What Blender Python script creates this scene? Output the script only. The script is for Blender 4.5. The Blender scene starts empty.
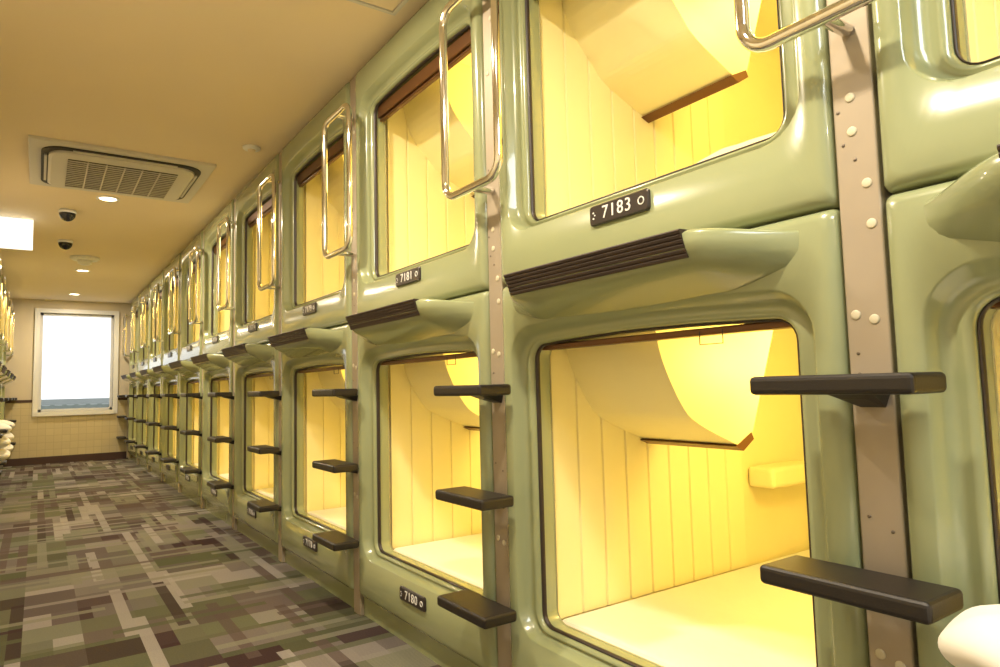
import bpy, bmesh, math, random
from mathutils import Vector, Matrix
random.seed(4)
C = bpy.context.scene.collection
sc = bpy.context.scene
try:
    sc.view_settings.view_transform = 'Standard'
except Exception: pass

# ------------------------------------------------------------------ materials
def nmat(name):
    m = bpy.data.materials.new(name); m.use_nodes = True
    return m, m.node_tree, m.node_tree.nodes['Principled BSDF']
def setp(b, **k):
    for a, v in k.items():
        a = {'color':'Base Color','rough':'Roughness','metal':'Metallic','coat':'Coat Weight','coatr':'Coat Roughness',
             'em':'Emission Color','es':'Emission Strength','spec':'Specular IOR Level'}[a]
        if a in ('Base Color','Emission Color'): v = (*v, 1)
        b.inputs[a].default_value = v
def mat(name, color, rough=.5, noise=.06, nscale=6, bump=0, bscale=200, **k):
    m, t, b = nmat(name)
    setp(b, color=color, rough=rough, **k)
    if noise:
        tc = t.nodes.new('ShaderNodeTexCoord'); n = t.nodes.new('ShaderNodeTexNoise'); n.inputs['Scale'].default_value = nscale
        t.links.new(tc.outputs['Object'], n.inputs['Vector'])
        mx = t.nodes.new('ShaderNodeMix'); mx.data_type = 'RGBA'
        mx.inputs['A'].default_value = (*[c*(1-noise) for c in color], 1)
        mx.inputs['B'].default_value = (*[min(1, c*(1+noise)) for c in color], 1)
        t.links.new(n.outputs['Fac'], mx.inputs['Factor']); t.links.new(mx.outputs['Result'], b.inputs['Base Color'])
    if bump:
        tc = t.nodes.new('ShaderNodeTexCoord'); n = t.nodes.new('ShaderNodeTexNoise'); n.inputs['Scale'].default_value = bscale
        bp = t.nodes.new('ShaderNodeBump'); bp.inputs['Strength'].default_value = bump; bp.inputs['Distance'].default_value = .01
        t.links.new(tc.outputs['Object'], n.inputs['Vector']); t.links.new(n.outputs['Fac'], bp.inputs['Height'])
        t.links.new(bp.outputs['Normal'], b.inputs['Normal'])
    return m

M_shell = mat('sage_fibreglass', (.285, .32, .175), .24, .04, 3, coat=.7, coatr=.05)
M_cream = mat('cream_plastic', (.87, .80, .45), .45, .03)
M_gasket = mat('dark_gasket', (.03, .02, .015), .4, 0)
M_brown = mat('bronze_rail', (.14, .06, .02), .35, .1, metal=.4)
M_tread = mat('brown_rubber', (.035, .02, .014), .6, .1)
M_black = mat('black_plastic', (.011, .008, .007), .45, .1, bump=.05, bscale=400)
M_plaque = mat('plaque_dark', (.03, .022, .02), .3, 0)
M_white = mat('white_paint', (.8, .8, .78), .5, .02)
M_chrome = mat('chrome', (.80, .78, .74), .07, 0, metal=1)
M_steel = mat('brushed_steel', (.38, .325, .25), .5, .06, 12, metal=.3)
M_rivet = mat('rivet_cream', (.60, .55, .41), .45, 0)
M_screw = mat('screw_metal', (.2, .17, .14), .4, 0, metal=.8)
M_linen = mat('white_linen', (.78, .76, .70), .9, .03, bump=.25, bscale=18)
M_dark = mat('dark_grille', (.03, .028, .025), .6, 0)
M_ac = mat('cassette_plastic', (.62, .60, .55), .5, .02)
M_ceil = mat('ceiling_paint', (.78, .67, .49), .85, .03, 2, bump=.03, bscale=150)
M_wall = mat('wall_paint', (.60, .53, .39), .8, .03, 2)
M_dkwood = mat('dark_wood_trim', (.06, .03, .02), .4, .2, 10)
M_dome = mat('smoked_dome', (.01, .01, .012), .1, 0)
M_alu = mat('white_aluminium', (.68, .69, .68), .4, 0)
M_roof = mat('grey_roof', (.16, .19, .17), .7, .25, 4)
M_build = mat('pale_building', (.40, .43, .42), .8, .1, 1)
M_screen = mat('tv_glass', (.01, .01, .012), .1, 0)
def emat(name, col, s):
    m, t, b = nmat(name); setp(b, color=col, em=col, es=s); return m
M_lamp = emat('cabin_lamp_glow', (1, .78, .30), 4)
M_dl = emat('downlight_glow', (1, .85, .6), 12)
M_sign = emat('sign_glow', (1, .98, .9), 1.3)
M_fill_panel = emat('fill_panel_glow', (.85, .95, 1), 3)  # glow of the added fill panel behind the camera

def tile_mat():
    m, t, b = nmat('beige_wall_tiles'); setp(b, rough=.4)
    tc = t.nodes.new('ShaderNodeTexCoord'); mp = t.nodes.new('ShaderNodeMapping'); mp.inputs['Rotation'].default_value = (math.radians(90), 0, 0)
    br = t.nodes.new('ShaderNodeTexBrick'); br.offset = 0
    for k, v in (('Scale', 1), ('Brick Width', .1), ('Row Height', .1), ('Mortar Size', .003)): br.inputs[k].default_value = v
    br.inputs['Color1'].default_value = (.54, .47, .28, 1); br.inputs['Color2'].default_value = (.50, .43, .26, 1); br.inputs['Mortar'].default_value = (.42, .36, .22, 1)
    t.links.new(tc.outputs['Object'], mp.inputs[0]); t.links.new(mp.outputs[0], br.inputs[0]); t.links.new(br.outputs[0], b.inputs['Base Color'])
    return m
M_tile = tile_mat()

def carpet_mat():
    m, t, b = nmat('patchwork_carpet'); setp(b, rough=.95, spec=.1)
    N = t.nodes.new; L = t.links.new
    tc = N('ShaderNodeTexCoord')
    def brick(rot, w, h, off, seedloc, sq=1.25):
        mp = N('ShaderNodeMapping'); mp.inputs['Rotation'].default_value = (0, 0, rot); mp.inputs['Location'].default_value = seedloc
        L(tc.outputs['Object'], mp.inputs[0])
        br = N('ShaderNodeTexBrick'); br.offset = off; br.offset_frequency = 2; br.squash = sq; br.squash_frequency = 3
        for k, v in (('Scale', 1), ('Brick Width', w), ('Row Height', h), ('Mortar Size', 0), ('Mortar Smooth', 0), ('Bias', 0)): br.inputs[k].default_value = v
        br.inputs['Color1'].default_value = (0, 0, 0, 1); br.inputs['Color2'].default_value = (1, 1, 1, 1)
        L(mp.outputs[0], br.inputs[0]); return br.outputs['Color']
    pal = [(.034, .018, .018), (.125, .11, .10), (.072, .078, .042), (.20, .182, .168), (.046, .028, .027), (.105, .11, .066), (.155, .136, .126), (.078, .055, .050), (.17, .165, .125), (.098, .082, .076), (.085, .088, .052), (.27, .25, .235)]
    def ramp(src, cols):
        r = N('ShaderNodeValToRGB'); r.color_ramp.interpolation = 'CONSTANT'; el = r.color_ramp.elements
        el[0].position = 0; el[0].color = (*cols[0], 1); el[1].position = 1/len(cols); el[1].color = (*cols[1], 1)
        for i in range(2, len(cols)):
            e = el.new(i/len(cols)); e.color = (*cols[i], 1)
        L(src, r.inputs[0]); return r.outputs[0]
    def mix(f, x, y):
        q = N('ShaderNodeMix'); q.data_type = 'RGBA'; L(f, q.inputs['Factor'])
        L(x, q.inputs['A']); L(y, q.inputs['B']); return q.outputs['Result']
    K0, A, B = (0, 0, 0), (.22,)*3, (.78,)*3
    S = .8
    a = ramp(brick(0, .50*S, .24*S, .5, (.03, .02, 0)), pal)
    c = ramp(brick(math.pi/2, .48*S, .25*S, .5, (.02, .03, 0)), pal[::-1])
    m1 = ramp(brick(0, .25*S, .24*S, .5, (.03, .02, 0), 1), [A, B, A, B, A])
    bd = brick(math.pi/2, .96*S, .06*S, .3, (.02, .03, 0), 1); d = ramp(bd, pal[3:]+pal[:3])
    m2 = ramp(bd, [K0, K0, K0, B, K0, K0, B, K0, K0])
    be = brick(0, .75*S, .06*S, .5, (.03, .02, 0), 1); e = ramp(be, pal[5:]+pal[:5])
    m3 = ramp(be, [K0, K0, B, K0, K0, K0, K0, B, K0])
    col = mix(m3, mix(m2, mix(m1, a, c), d), e)
    w = N('ShaderNodeTexWave'); w.inputs['Scale'].default_value = 30; w.bands_direction = 'Y'; L(tc.outputs['Object'], w.inputs[0])
    nz = N('ShaderNodeTexNoise'); nz.inputs['Scale'].default_value = 160; L(tc.outputs['Object'], nz.inputs['Vector'])
    ad = N('ShaderNodeMath'); ad.operation = 'ADD'; L(w.outputs['Fac'], ad.inputs[0]); L(nz.outputs['Fac'], ad.inputs[1])
    mr = N('ShaderNodeMapRange'); mr.inputs['From Max'].default_value = 1.8; mr.inputs['To Min'].default_value = .72; mr.inputs['To Max'].default_value = 1.3; L(ad.outputs[0], mr.inputs[0])
    vm = N('ShaderNodeVectorMath'); vm.operation = 'SCALE'; L(col, vm.inputs[0]); L(mr.outputs[0], vm.inputs['Scale'])
    L(vm.outputs[0], b.inputs['Base Color'])
    bp = N('ShaderNodeBump'); bp.inputs['Strength'].default_value = .3; bp.inputs['Distance'].default_value = .004; L(nz.outputs['Fac'], bp.inputs['Height']); L(bp.outputs[0], b.inputs['Normal'])
    return m
M_carpet = carpet_mat()

# ------------------------------------------------------------------ mesh helpers
def mk(name, verts, faces, m, smooth=False):
    me = bpy.data.meshes.new(name); me.from_pydata(verts, [], faces); me.materials.append(m)
    bm = bmesh.new(); bm.from_mesh(me); bmesh.ops.recalc_face_normals(bm, faces=bm.faces); bm.to_mesh(me); bm.free()
    if smooth: me.shade_smooth()
    return me
def bm_mesh(name, bm, m, smooth=False):
    me = bpy.data.meshes.new(name); bm.to_mesh(me); bm.free(); me.materials.append(m)
    if smooth: me.shade_smooth()
    return me
def boxes(name, lst, m, bevel=0):
    bm = bmesh.new()
    for (x0, x1, y0, y1, z0, z1) in lst:
        r = bmesh.ops.create_cube(bm, size=1)
        for v in r['verts']:
            v.co = Vector(((x0+x1)/2+v.co.x*(x1-x0), (y0+y1)/2+v.co.y*(y1-y0), (z0+z1)/2+v.co.z*(z1-z0)))
    if bevel: bmesh.ops.bevel(bm, geom=bm.edges[:], offset=bevel, segments=3, profile=.5, affect='EDGES')
    return bm_mesh(name, bm, m)
def obj(name, me, parent=None, loc=(0, 0, 0), label=None, cat=None, group=None, kind=None, rotz=0):
    o = bpy.data.objects.new(name, me); C.objects.link(o); o.location = loc
    if rotz: o.rotation_euler = (0, 0, rotz)
    if parent: o.parent = parent
    if label: o['label'] = label
    if cat: o['category'] = cat
    if group: o['group'] = group
    if kind: o['kind'] = kind
    return o
def rrect(hy, z0, z1, r, x, arch=0, ne=10, nc=6):
    pts = []
    cs = [(hy-r, z0+r, -90), (hy-r, z1-r, 0), (-hy+r, z1-r, 90), (-hy+r, z0+r, 180)]
    for i, (cy, cz, a0) in enumerate(cs):
        for k in range(nc+1):
            a = math.radians(a0+90*k/nc); pts.append((cy+r*math.cos(a), cz+r*math.sin(a)))
        ny, nz, na = cs[(i+1) % 4]; a = math.radians(na)
        e = (ny+r*math.cos(a), nz+r*math.sin(a)); s = pts[-1]
        for k in range(1, ne): pts.append((s[0]+(e[0]-s[0])*k/ne, s[1]+(e[1]-s[1])*k/ne))
    zm = (z0+z1)/2; out = []
    for y, z in pts:
        w = max(0, (z-zm)/(z1-zm)); out.append((x, y, z+arch*(1-(y/hy)**2)*w))
    return out
def loft(name, loops, m, cap=False, smooth=True):
    v = []; f = []; n = len(loops[0])
    for l in loops: v += l
    for i in range(len(loops)-1):
        for k in range(n):
            a = i*n+k; b = i*n+(k+1) % n; f.append((a, b, b+n, a+n))
    if cap: f.append(tuple((len(loops)-1)*n+k for k in range(n)))
    return mk(name, v, f, m, smooth)
def extrude_y(name, prof, y0, y1, m, smooth=False, close=True):
    n = len(prof); v = [(x, y0, z) for x, z in prof]+[(x, y1, z) for x, z in prof]
    f = [(i, (i+1) % n, n+(i+1) % n, n+i) for i in range(n if close else n-1)]
    if close: f += [tuple(range(n)), tuple(range(n, 2*n))]
    return mk(name, v, f, m, smooth)
def spline(pts, n=6):
    out = []
    for i in range(len(pts)-1):
        p0 = Vector(pts[max(i-1, 0)]); p1 = Vector(pts[i]); p2 = Vector(pts[i+1]); p3 = Vector(pts[min(i+2, len(pts)-1)])
        for k in range(n):
            t = k/n; q = .5*((2*p1)+(p2-p0)*t+(2*p0-5*p1+4*p2-p3)*t*t+(3*p1-p0-3*p2+p3)*t**3); out.append(tuple(q))
    return out+[tuple(pts[-1])]
def tube(name, paths, r, m, cyc):
    cu = bpy.data.curves.new('c', 'CURVE'); cu.dimensions = '3D'; cu.bevel_depth = r; cu.bevel_resolution = 4; cu.use_fill_caps = True
    for p, cy in zip(paths, cyc):
        s = cu.splines.new('POLY'); s.points.add(len(p)-1); s.use_cyclic_u = cy
        for i, q in enumerate(p): s.points[i].co = (*q, 1)
    o = bpy.data.objects.new('c', cu); C.objects.link(o)
    dg = bpy.context.evaluated_depsgraph_get(); me = bpy.data.meshes.new_from_object(o.evaluated_get(dg))
    bpy.data.objects.remove(o); me.name = name; me.materials.clear(); me.materials.append(m); me.shade_smooth(); return me
def text_mesh(s, size, m):
    cu = bpy.data.curves.new('t', 'FONT'); cu.body = s; cu.size = size; cu.align_x = 'CENTER'; cu.align_y = 'CENTER'; cu.extrude = .0008; cu.space_character = 1.15
    o = bpy.data.objects.new('t', cu); C.objects.link(o)
    dg = bpy.context.evaluated_depsgraph_get(); me = bpy.data.meshes.new_from_object(o.evaluated_get(dg)); bpy.data.objects.remove(o)
    for v in me.vertices:
        x, y, z = v.co; v.co = (-z, -x, y)
    me.materials.clear(); me.materials.append(m); return me
def revolve(name, prof, m, n=32, smooth=True):
    v = []; f = []
    for r, z in prof:
        for k in range(n):
            a = 2*math.pi*k/n; v.append((r*math.cos(a), r*math.sin(a), z))
    for i in range(len(prof)-1):
        for k in range(n):
            a = i*n+k; b = i*n+(k+1) % n; f.append((a, b, b+n, a+n))
    f.append(tuple(range(n))); f.append(tuple((len(prof)-1)*n+k for k in range(n)))
    return mk(name, v, f, m, smooth)
def pillow(name, lx, ly, lz, m, seed=0, ex=.4, lump=1):
    rnd = random.Random(seed); ph = [rnd.uniform(0, 6) for _ in range(6)]
    v = []; f = []; nu, nv = 64, 32
    sp = lambda a, e: math.copysign(abs(a)**e, a)
    for j in range(nv+1):
        for i in range(nu):
            u = 2*math.pi*i/nu; w = -math.pi/2+math.pi*j/nv
            cw = max(0, math.cos(w))**.6
            x = sp(math.cos(u), ex)*cw; y = sp(math.sin(u), ex)*cw
            z = sp(math.sin(w), .9)*(1-.35*max(abs(x), abs(y))**4)
            z += lump*(.06*math.sin(5*x+ph[0])*math.sin(4*y+ph[1])+.04*math.sin(11*x+7*y+ph[2])+.02*math.sin(19*y-9*x+ph[5]))
            x += .02*math.sin(6*y+ph[3]); y += .02*math.sin(7*x+ph[4])
            v.append((x*lx/2, y*ly/2, z*lz/2))
    for j in range(nv):
        for i in range(nu):
            a = j*nu+i; b = j*nu+(i+1) % nu; f.append((a, b, b+nu, a+nu))
    return mk(name, v, f, m, True)

# ------------------------------------------------------------------ dims
XR, XL = 1.126, -.38
P = 1.1; Y0 = .564
HW = .512
CEIL = 2.37; YF = 11.72
BL, BU = .085, 1.25

def make_tier(up):
    OZ0, OZ1, HU = (.17, .925, 1.112) if up else (.195, .978, 1.163)
    OH = .406
    def opening(x, g=0, r=.042): return rrect(OH+g, OZ0-g, OZ1+g, r+g, x, .014)
    def rr(gy, gz0, gz1, r, x, a): return rrect(OH+gy, OZ0-gz0, OZ1+gz1, r, x, a)
    T = {}
    T['shell'] = loft('shell', [
        rrect(HW, 0, HU, .012, .10), rrect(HW, 0, HU, .012, .030), rrect(HW-.003, .003, HU-.003, .014, .014),
        rrect(HW-.010, .010, HU-.010, .018, .004), rrect(HW-.022, .022, HU-.022, .026, 0),
        rr(.058, .030, .050, .085, 0, .02), rr(.054, .027, .045, .082, .004, .02), rr(.046, .021, .032, .076, .026, .018),
        rr(.038, .016, .024, .070, .038, .017), rr(.026, .013, .015, .062, .040, .016), rr(.016, .010, .010, .056, .034, .015),
        rr(.007, .005, .005, .048, .034, .014), opening(.044), opening(.10)], M_shell)
    T['gasket'] = loft('gasket', [opening(.048, -.0005), opening(.046, -.0015), opening(.046, -.0045, .04), opening(.060, -.0045, .04)], M_gasket)
    lt = OZ1+.085 if not up else OZ1+.12
    fl = OZ0-.075
    T['liner'] = loft('liner', [opening(.10, -.003), rrect(.44, fl, lt, .05, .105), rrect(.44, fl, lt, .05, 1.98), rrect(.38, fl+.06, lt-.07, .05, 2.02)], M_cream, cap=True)
    T['lamp'] = boxes('cabin_lamp', [(.95, 1.25, -.2, .02, lt-.024, lt-.002)], M_lamp, .006)
    T['rail'] = boxes('blind_rail', [(.062, .098, -OH+.008, OH-.008, OZ1-.050, OZ1+.002), (.070, .09, -OH+.008, OH-.008, OZ1-.064, OZ1-.054)] if up else [(.062, .098, -OH+.008, OH-.008, OZ1-.014, OZ1+.002)], M_brown, .004)
    T['pull'] = tube('blind_pull', [[(.062, -.225, OZ1-.005), (.062, -.225, OZ1-.034), (.062, -.165, OZ1-.034), (.062, -.165, OZ1-.005)]], .0014, M_gasket, [False])
    b = .675 if not up else .605; sx = 0 if not up else .07; tt = lt-.002
    sl = spline([(.17+sx*.3, tt), (.20+sx*.5, b+.255), (.27+sx, b+.13), (.34+sx, b+.073), (.52+sx, b)])
    T['tv'] = extrude_y('television_housing', sl+[(.565+sx, b+.028), (.72+sx, tt)], .07, .432, M_cream)
    T['tvslot'] = extrude_y('television_trim', [(.487+sx, b+.004), (.522+sx, b-.010), (.572+sx, b+.020), (.562+sx, b+.04)], .068, .434, M_brown)
    T['tvscr'] = extrude_y('television_screen', [(.58+sx, b+.05), (.595+sx, b+.05), (.69+sx, b+.31), (.675+sx, b+.31)], .11, .40, M_screen)
    T['shelf'] = boxes('wall_shelf', [(1.05, 1.35, .33, .438, .43 if up else .47, .51 if up else .545)], M_cream, .015)
    T['mattress'] = boxes('mattress', [(.115, 1.93, -.425, .425, fl+.005, OZ0+.002)], M_linen, .02)
    pr = []; x = .125
    while x < .93:
        pr += [(x, .0), (x+.089, .0), (x+.092, .006), (x+.097, .006)]; x += .1
    def groove(sign):
        v = []; f = []; n = len(pr)
        for z in (OZ0-.005, lt-.08):
            for (px, d) in pr: v.append((px, sign*(.432+d), z))
        for i in range(n-1): f.append((i, i+1, n+i+1, n+i))
        return mk('grooved_panel', v, f, M_cream)
    T['pa'], T['pb'] = groove(1), groove(-1)
    T['lz'] = lt-.12
    return T
TU, TL = make_tier(True), make_tier(False)
PZ = .113
plaque = loft('number_plaque', [rrect(.098, PZ-.025, PZ+.025, .009, .002, 0, 2, 4), rrect(.098, PZ-.025, PZ+.025, .009, -.005, 0, 2, 4), rrect(.095, PZ-.022, PZ+.022, .007, -.008, 0, 2, 4)], M_plaque, cap=True, smooth=False)
ring = tube('plaque_symbol', [[(-.0085, -.076+.0085*math.cos(a*math.pi/10), PZ+.0085*math.sin(a*math.pi/10)) for a in range(20)]], .0015, M_white, [True])
dots = boxes('plaque_symbol', [(-.0095, -.008, .080, .084, PZ-.010, PZ-.006), (-.0095, -.008, .075, .079, PZ-.002, PZ+.001), (-.0095, -.008, .080, .084, PZ+.004, PZ+.008)], M_white)
# ledge
def ledge_mesh():
    secs = []; n = 61
    for i in range(n):
        y = -.485+.97*i/(n-1); a = max(0, (abs(y)-.28)/.20); s = 1-(3*a*a-2*a**3) if a < 1 else 0
        zc = 1.105
        prof = [(.03, 1.150), (-.02*s, 1.151), (-.07*s, 1.153), (-.108*s, 1.155), (-.120*s, 1.147), (-.112*s, 1.12), (-.102*s, 1.102), (-.090*s, 1.090), (-.055*s, 1.072), (-.02*s, 1.05), (.03, 1.03)]
        secs.append([(px+(1-s)**3*.012, y, zc+(pz-zc)*(.5+.5*s)) for px, pz in prof])
    v = sum(secs, []); k = len(secs[0]); f = []
    for i in range(n-1):
        for j in range(k-1): f.append((i*k+j, i*k+j+1, (i+1)*k+j+1, (i+1)*k+j))
    f += [tuple(range(k)), tuple((n-1)*k+j for j in range(k))]
    return mk('ledge', v, f, M_shell, True)
ledge = ledge_mesh()
def tread_mesh():
    a = Vector((-.127, 1.156)); b = Vector((-.104, 1.102)); d = (b-a); nrm = Vector((d.y, -d.x)).normalized()
    if nrm.x > 0: nrm = -nrm
    p = [(a.x+.03, a.y+.001)]; nr = 6
    for i in range(nr):
        for t, h in ((.0, 0), (.2, .002), (.75, .002), (.95, 0)):
            q = a+d*((i+t)/nr)+nrm*h; p.append((q.x, q.y))
    e = b-nrm*.014; p += [(b.x, b.y), (e.x, e.y)]; e = a-nrm*.014; p.append((e.x+.01, e.y-.008))
    return extrude_y('ledge_tread', p, -.28, .305, M_tread)
tread = tread_mesh()

def capsule(loc, num, upper, rotz=0, group='', detail=True):
    T = TU if upper else TL
    e = obj('sleeping_capsule', None, None, loc, 'sage green fibreglass sleeping capsule with glowing yellow interior, '+('upper' if upper else 'lower')+' tier', 'sleeping capsule', group, rotz=rotz)
    e.empty_display_size = .1
    for n, k in (('front_shell', 'shell'), ('gasket', 'gasket'), ('cabin_liner', 'liner'), ('grooved_panel', 'pa'), ('grooved_panel', 'pb'), ('cabin_lamp', 'lamp'), ('blind_rail', 'rail'), ('wall_shelf', 'shelf')):
        obj(n, T[k], e)
    if not upper: obj('blind_pull', T['pull'], e)
    t = obj('television_housing', T['tv'], e); obj('television_trim', T['tvslot'], t); obj('television_screen', T['tvscr'], t)
    if not upper:
        l = obj('front_ledge', ledge, e); obj('ledge_tread', tread, l, label='dark brown ribbed rubber tread')
    p = obj('number_plaque', plaque, e, label='dark plaque with white room number')
    if detail:
        tm = text_mesh(str(num), .044, M_white); tm.transform(Matrix.Translation((-.0088, .003, PZ)))
        obj('plaque_number', tm, p); obj('plaque_symbol', ring, p); obj('plaque_symbol', dots, p)
    li = bpy.data.lights.new('cabin_light', 'POINT'); li.energy = 11.5; li.color = (1, .705, .21); li.shadow_soft_size = .08
    obj('cabin_light', li, e, (.70, -.17, T['lz']-.02))
    obj('mattress', T['mattress'], None, loc, 'thin white mattress inside a capsule', 'mattress', 'capsule mattresses', rotz=rotz)
    return e

post_me = boxes('metal_post', [(0, .05, -.035, .035, 0, 2.36)], M_steel, .004)
rot = Matrix.Rotation(math.radians(-90), 4, 'Y')
rivet = revolve('rivet', [(.0085, 0), (.0085, .001), (.006, .002)], M_rivet, 16); rivet.transform(rot)
screw = revolve('screw', [(.003, 0), (.003, .001), (.002, .0015)], M_screw, 10); screw.transform(rot)
def rrpath(y0, y1, z0, z1, r, x):
    pts = []
    for cy, cz, a0 in ((y1-r, z1-r, 0), (y0+r, z1-r, 90), (y0+r, z0+r, 180), (y1-r, z0+r, 270)):
        for k in range(9):
            a = math.radians(a0+90*k/8); pts.append((x, cy+r*math.cos(a), cz+r*math.sin(a)))
    return pts
loop_me = tube('grab_loop', [rrpath(-.15, .15, -.322, .30, .055, -.067)], .013, M_chrome, [True])
mount_me = tube('grab_mount', [[(-.067, 0, 0), (.009, 0, 0)]], .012, M_chrome, [False])
step_me = boxes('step_tread', [(-.138, -.028, -.130, .130, -.031, 0)], M_black, .008)
brk = mk('step_bracket', [(-.07, -.04, -.029), (-.07, .04, -.029), (.014, -.030, -.029), (.014, .030, -.029), (-.05, -.02, -.040), (-.05, .02, -.040), (.014, -.02, -.056), (.014, .02, -.056)],
         [(0, 1, 3, 2), (4, 5, 7, 6), (0, 1, 5, 4), (2, 3, 7, 6), (0, 2, 6, 4), (1, 3, 7, 5)], M_black)

def post(xf, y, rotz, rivets):
    s = -1 if rotz else 1
    e = obj('metal_post', None, None, (xf+s*.012, y, 0), 'vertical brushed steel post between capsules', 'post', 'steel posts', rotz=rotz)
    obj('post_strip', post_me, e)
    if rivets:
        for z, yy in ((1.43, .004), (1.37, .004), (1.275, -.015), (1.205, -.018), (1.055, .018), (1.045, -.012), (.50, .015), (.49, -.015), (1.93, .012), (2.1, -.01)):
            obj('rivet', rivet, e, (0, yy, z), label='cream round screw cap')
        for z, yy in ((1.41, .026), (1.35, .02), (1.32, .002), (.99, .018), (.955, .018), (.72, .018), (.70, -.018), (1.62, .02), (1.66, -.02)):
            obj('screw', screw, e, (0, yy, z))
    g = obj('grab_bar', None, None, (xf, y, 1.87), 'chrome grab bar loop fixed to a steel post', 'grab bar', 'chrome grab bars', rotz=rotz)
    obj('grab_loop', loop_me, g); obj('grab_mount', mount_me, g, (0, 0, .30)); obj('grab_mount', mount_me, g, (0, 0, -.322))
    for z in (.955, .645, .335):
        st = obj('step', None, None, (xf, y, z), 'black plastic step tread fixed to a steel post', 'step', 'black steps', rotz=rotz)
        obj('step_tread', step_me, st); obj('step_bracket', brk, st)

for k in range(-1, 10):
    yc = Y0+P*k+P/2; num = 7183-2*k
    for up in (False, True):
        capsule((XR, yc, BU if up else BL), num if up else num-1, up, 0, 'right row capsules', k < 6)
for k in range(0, 11): post(XR, Y0+P*k, 0, k < 4)
for k in range(5, 10):
    yc = Y0+P*k+P/2
    for up in (False, True): capsule((XL, yc, BU if up else BL), 0, up, math.pi, 'opposite row capsules', False)
for k in range(5, 11): post(XL, Y0+P*k, math.pi, False)

# bedding
pm = pillow('pillow', .42, .56, .16, M_linen, 1, .25); pm2 = pillow('pillow', .42, .54, .14, M_linen, 2, .25, 1.3); pm3 = pillow('pillow', .34, .5, .13, M_linen, 3, .35, .4)
def pl(me, loc, r, lab):
    o = obj('pillow', me, None, loc, lab, 'pillow', 'white pillows'); o.rotation_euler = r
pl(pm, (1.08, .115, .435), (0, 0, -.12), 'plump white pillow poking out of a capsule opening')
pl(pm2, (1.08, .128, .595), (.04, .05, -.20), 'plump white pillow stacked on another at a capsule opening')
o = obj('folded_duvet', pillow('folded_duvet', .42, .56, .17, M_linen, 9, .35), None, (1.70, .97, 1.516), 'rumpled white duvet on a capsule mattress', 'duvet'); o.rotation_euler = (0, 0, .15)
for yy in (8.81, 9.91):
    for i in range(3):
        pl(pm3, (-.40, yy, .36+.135*i), (0, .0, .05*i), 'white pillow in a stack poking out of a capsule opening')

# ------------------------------------------------------------------ setting
def st(name, lst, m, lab): obj(name, boxes(name, lst, m), None, label=lab, cat='structure', kind='structure')
st('floor', [(-3, 4, -2.6, YF+.1, -.1, 0)], M_carpet, 'patchwork carpet floor in olive, taupe and maroon rectangles')
st('ceiling', [(-3, 4, -2.6, YF+.1, CEIL, CEIL+.1)], M_ceil, 'warm cream painted ceiling')
wx0, wx1, wz0, wz1 = 0.0, .93, .74, 2.18
st('wall_far', [(-3, wx0, YF, YF+.15, 0, CEIL), (wx1, 4, YF, YF+.15, 0, CEIL), (wx0, wx1, YF, YF+.15, 0, wz0), (wx0, wx1, YF, YF+.15, wz1, CEIL)], M_wall, 'beige painted end wall with a window')
st('wall_back', [(-3, 4, -2.7, -2.6, 0, CEIL)], M_wall, 'beige painted wall')
st('wall_left', [(XL-.1, XL-.02, -2.6, Y0+P*5-.04, 0, CEIL)], M_wall, 'beige painted side wall')
st('wall_right', [(XR+.02, XR+.1, -2.6, Y0-P-.04, 0, CEIL)], M_wall, 'beige painted side wall')
st('trim_1', [(XR+.03, XR+.12, Y0-P, YF, 0, BL)], M_shell, 'green plinth under the capsules')
st('trim_2', [(XL-.12, XL-.03, Y0+P*5, YF, 0, BL)], M_shell, 'green plinth under the capsules')
st('trim_3', [(XL, wx0-.07, YF-.02, YF, .88, .92), (wx1+.07, XR, YF-.02, YF, .88, .92)], M_dkwood, 'dark wooden rail along the end wall')
st('trim_4', [(XL, wx0-.07, YF-.012, YF-.001, .10, .88), (wx1+.07, XR, YF-.012, YF-.001, .1, .88), (wx0-.07, wx1+.07, YF-.012, YF-.001, .1, .67)], M_tile, 'beige square tile wainscot')
st('baseboard_far', [(XL, XR, YF-.025, YF-.001, 0, .10)], M_dkwood, 'dark wooden baseboard')
w = obj('window_1', None, None, ((wx0+wx1)/2, YF, wz0), 'white aluminium framed window', 'window', kind='structure')
def rel(l): return [(x0-(wx0+wx1)/2, x1-(wx0+wx1)/2, y0-YF, y1-YF, z0-wz0, z1-wz0) for x0, x1, y0, y1, z0, z1 in l]
obj('window_casing', boxes('window_casing', rel([(wx0-.065, wx0, YF-.03, YF+.12, wz0-.06, wz1+.06), (wx1, wx1+.065, YF-.03, YF+.12, wz0-.06, wz1+.06), (wx0, wx1, YF-.03, YF+.12, wz1, wz1+.06), (wx0-.02, wx1+.02, YF-.06, YF+.12, wz0-.06, wz0)]), M_alu), w)
obj('window_sash', boxes('window_sash', rel([(wx0, wx0+.035, YF+.05, YF+.09, wz0, wz1), (wx1-.035, wx1, YF+.05, YF+.09, wz0, wz1), (wx0, wx1, YF+.05, YF+.09, wz1-.035, wz1), (wx0, wx1, YF+.05, YF+.09, wz0, wz0+.035)]), M_alu), w)
nb = obj('neighbouring_building', None, None, (0, 16, .10), 'low grey roofed building outside the window', 'building')
obj('building_body', boxes('b', [(-6, 8, 0, 3, -4, .60)], M_roof), nb)
obj('building_roof', boxes('r', [(-6.1, 8.1, -.1, 3.1, .60, .68)]+[(-6+i*.20, -5.93+i*.20, -.11, -.05, .50, .70) for i in range(70)], M_roof), nb)
obj('roof_parapet', boxes('r', [(-6, 8, 2.8, 3.0, .68, .80)], M_build), nb)

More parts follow.
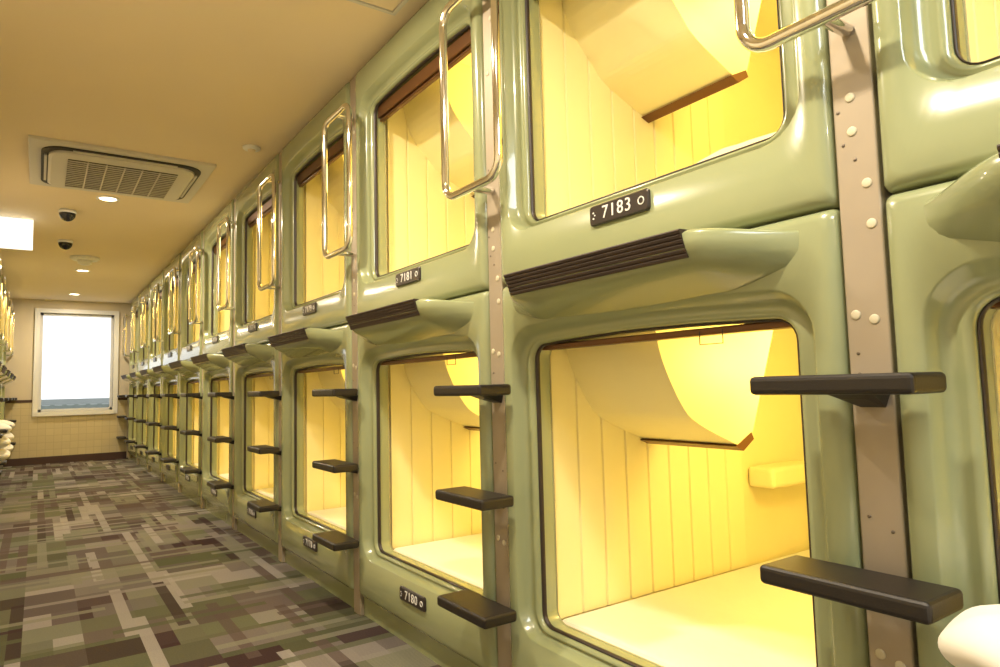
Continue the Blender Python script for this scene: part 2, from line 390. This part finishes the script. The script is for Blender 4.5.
# ceiling things
ac = obj('air_conditioner', None, None, (.40, 4.80, CEIL), 'white square ceiling cassette air conditioner with dark slots', 'air conditioner')
def rr_xy(h, r, z, ne=4, nc=6): return [(x2, y2, z) for (_, x2, y2) in rrect(h, -h, h, r, 0, 0, ne, nc)]
obj('cassette_panel', loft('p', [rr_xy(.48, .01, .0), rr_xy(.48, .01, -.014), rr_xy(.475, .01, -.018)], M_ac, cap=True, smooth=False), ac)
obj('cassette_slot', loft('p', [rr_xy(.42, .12, -.017), rr_xy(.42, .12, -.026), rr_xy(.40, .11, -.028)], M_dark, cap=True, smooth=False), ac)
obj('cassette_frame', loft('p', [rr_xy(.385, .10, -.02), rr_xy(.385, .10, -.04), rr_xy(.37, .09, -.046)], M_ac, cap=True, smooth=False), ac)
obj('cassette_louver', boxes('p', [(-.27, .27, -.405, -.392, -.036, -.024), (-.27, .27, .392, .405, -.036, -.024), (-.405, -.392, -.27, .27, -.036, -.024), (.392, .405, -.27, .27, -.036, -.024)], M_ac), ac)
obj('cassette_grille_recess', boxes('p', [(-.29, .29, -.29, .29, -.050, -.044)], M_dark), ac)
obj('cassette_grille', boxes('p', [(-.29, .29, -.282+i*.0405, -.274+i*.0405, -.055, -.049) for i in range(15)]+[(x-.004, x+.004, -.29, .29, -.056, -.049) for x in (-.19, -.095, 0, .095, .19)], M_ac), ac)
dlr = revolve('d', [(.075, 0), (.075, -.006), (.058, -.008), (.055, -.002)], M_white)
dlg = revolve('d', [(.054, -.001), (.054, -.004)], M_dl)
for y, en in ((-2.2, 20), (.75, 32), (2.15, 34), (5.475, 38), (8.8, 32), (10.9, 24)):
    o = obj('downlight', None, None, (.38, y, CEIL), 'round recessed ceiling downlight', 'downlight', 'ceiling downlights')
    obj('downlight_ring', dlr, o); obj('downlight_lens', dlg, o)
    li = bpy.data.lights.new('downlight_lamp', 'AREA'); li.shape = 'DISK'; li.size = .11; li.energy = en; li.color = (1, .84, .62)
    obj('downlight_lamp', li, o, (0, 0, -.012))
for (x, y) in ((.15, 5.975), (.17, 7.155)):
    o = obj('dome_camera', None, None, (x, y, CEIL), 'black dome security camera with white base', 'security camera', 'ceiling dome cameras')
    obj('camera_base', revolve('d', [(.055, 0), (.06, -.02), (.052, -.028)], M_white), o)
    obj('camera_dome', revolve('d', [(.055*math.cos(t*math.pi/16)+.0005, -.026-.06*math.sin(t*math.pi/16)) for t in range(9)], M_dome), o)
o = obj('smoke_detector', None, None, (.987, 3.915, CEIL), 'cream round ceiling smoke detector', 'smoke detector')
obj('detector_base', revolve('d', [(.05, 0), (.05, -.01), (.04, -.016)], M_white), o); obj('detector_sensor', revolve('d', [(.022, -.015), (.02, -.024), (.01, -.028)], M_ceil), o)
o = obj('ceiling_speaker', None, None, (.36, 7.95, CEIL), 'white round ceiling device with raised centre', 'ceiling device')
obj('speaker_rim', revolve('d', [(.13, 0), (.13, -.02), (.11, -.035)], M_white), o); obj('speaker_centre', revolve('d', [(.07, -.034), (.06, -.07), (.04, -.08)], M_white), o)
o = obj('light_sign', None, None, (-.2, 6.38, CEIL), 'glowing white hanging sign box', 'sign')
obj('sign_case', boxes('s', [(-.17, .135, 0, .05, -.25, -.012)], M_sign, .004), o); obj('sign_mount', boxes('s', [(-.1, .06, .015, .035, -.02, 0)], M_white), o)
o = obj('access_hatch', None, None, (.8, 1.93, CEIL), 'white framed ceiling access hatch', 'hatch')
obj('hatch_frame', boxes('h', [(-.28, .28, -.28, -.265, -.008, 0), (-.28, .28, .265, .28, -.008, 0), (-.28, -.265, -.265, .265, -.008, 0), (.265, .28, -.265, .265, -.008, 0)], M_ac), o)
obj('hatch_panel', boxes('h', [(-.26, .26, -.26, .26, -.004, 0)], M_ceil), o)
o = obj('fill_panel', None, None, (.37, -.9, CEIL), 'added cool white fill panel on the ceiling, unseen behind the camera', 'fill light')  # added out of view to put cool highlights on the right-hand shells
obj('fill_panel_frame', boxes('h', [(-.31, .31, -.61, .61, -.02, 0)], M_white), o); obj('fill_panel_diffuser', boxes('h', [(-.29, .29, -.59, .59, -.024, -.019)], M_fill_panel), o)
li = bpy.data.lights.new('fill_panel_lamp', 'AREA'); li.shape = 'RECTANGLE'; li.size = .58; li.size_y = 1.18; li.energy = 30; li.color = (.92, .97, 1); obj('fill_panel_lamp', li, o, (0, 0, -.03))

# ------------------------------------------------------------------ world
wd = bpy.data.worlds.new('w'); sc.world = wd; wd.use_nodes = True
wd.node_tree.nodes['Background'].inputs[0].default_value = (.95, .98, 1, 1); wd.node_tree.nodes['Background'].inputs[1].default_value = 1.4

# ------------------------------------------------------------------ camera
ph, th, ro = math.radians(34.7), math.radians(4.5), math.radians(1.43)
F = Vector((math.sin(ph)*math.cos(th), math.cos(ph)*math.cos(th), math.sin(th)))
R0 = Vector((math.cos(ph), -math.sin(ph), 0)); U0 = R0.cross(F)
R = R0*math.cos(ro)-U0*math.sin(ro); U = U0*math.cos(ro)+R0*math.sin(ro)
cam = bpy.data.cameras.new('camera'); cam.sensor_width = 36; cam.lens = 667*36/1000; cam.clip_start = .02
co = bpy.data.objects.new('camera', cam); C.objects.link(co)
mw = Matrix((R, U, -F)).transposed().to_4x4(); mw.translation = Vector((0, 0, .95)); co.matrix_world = mw
sc.camera = co
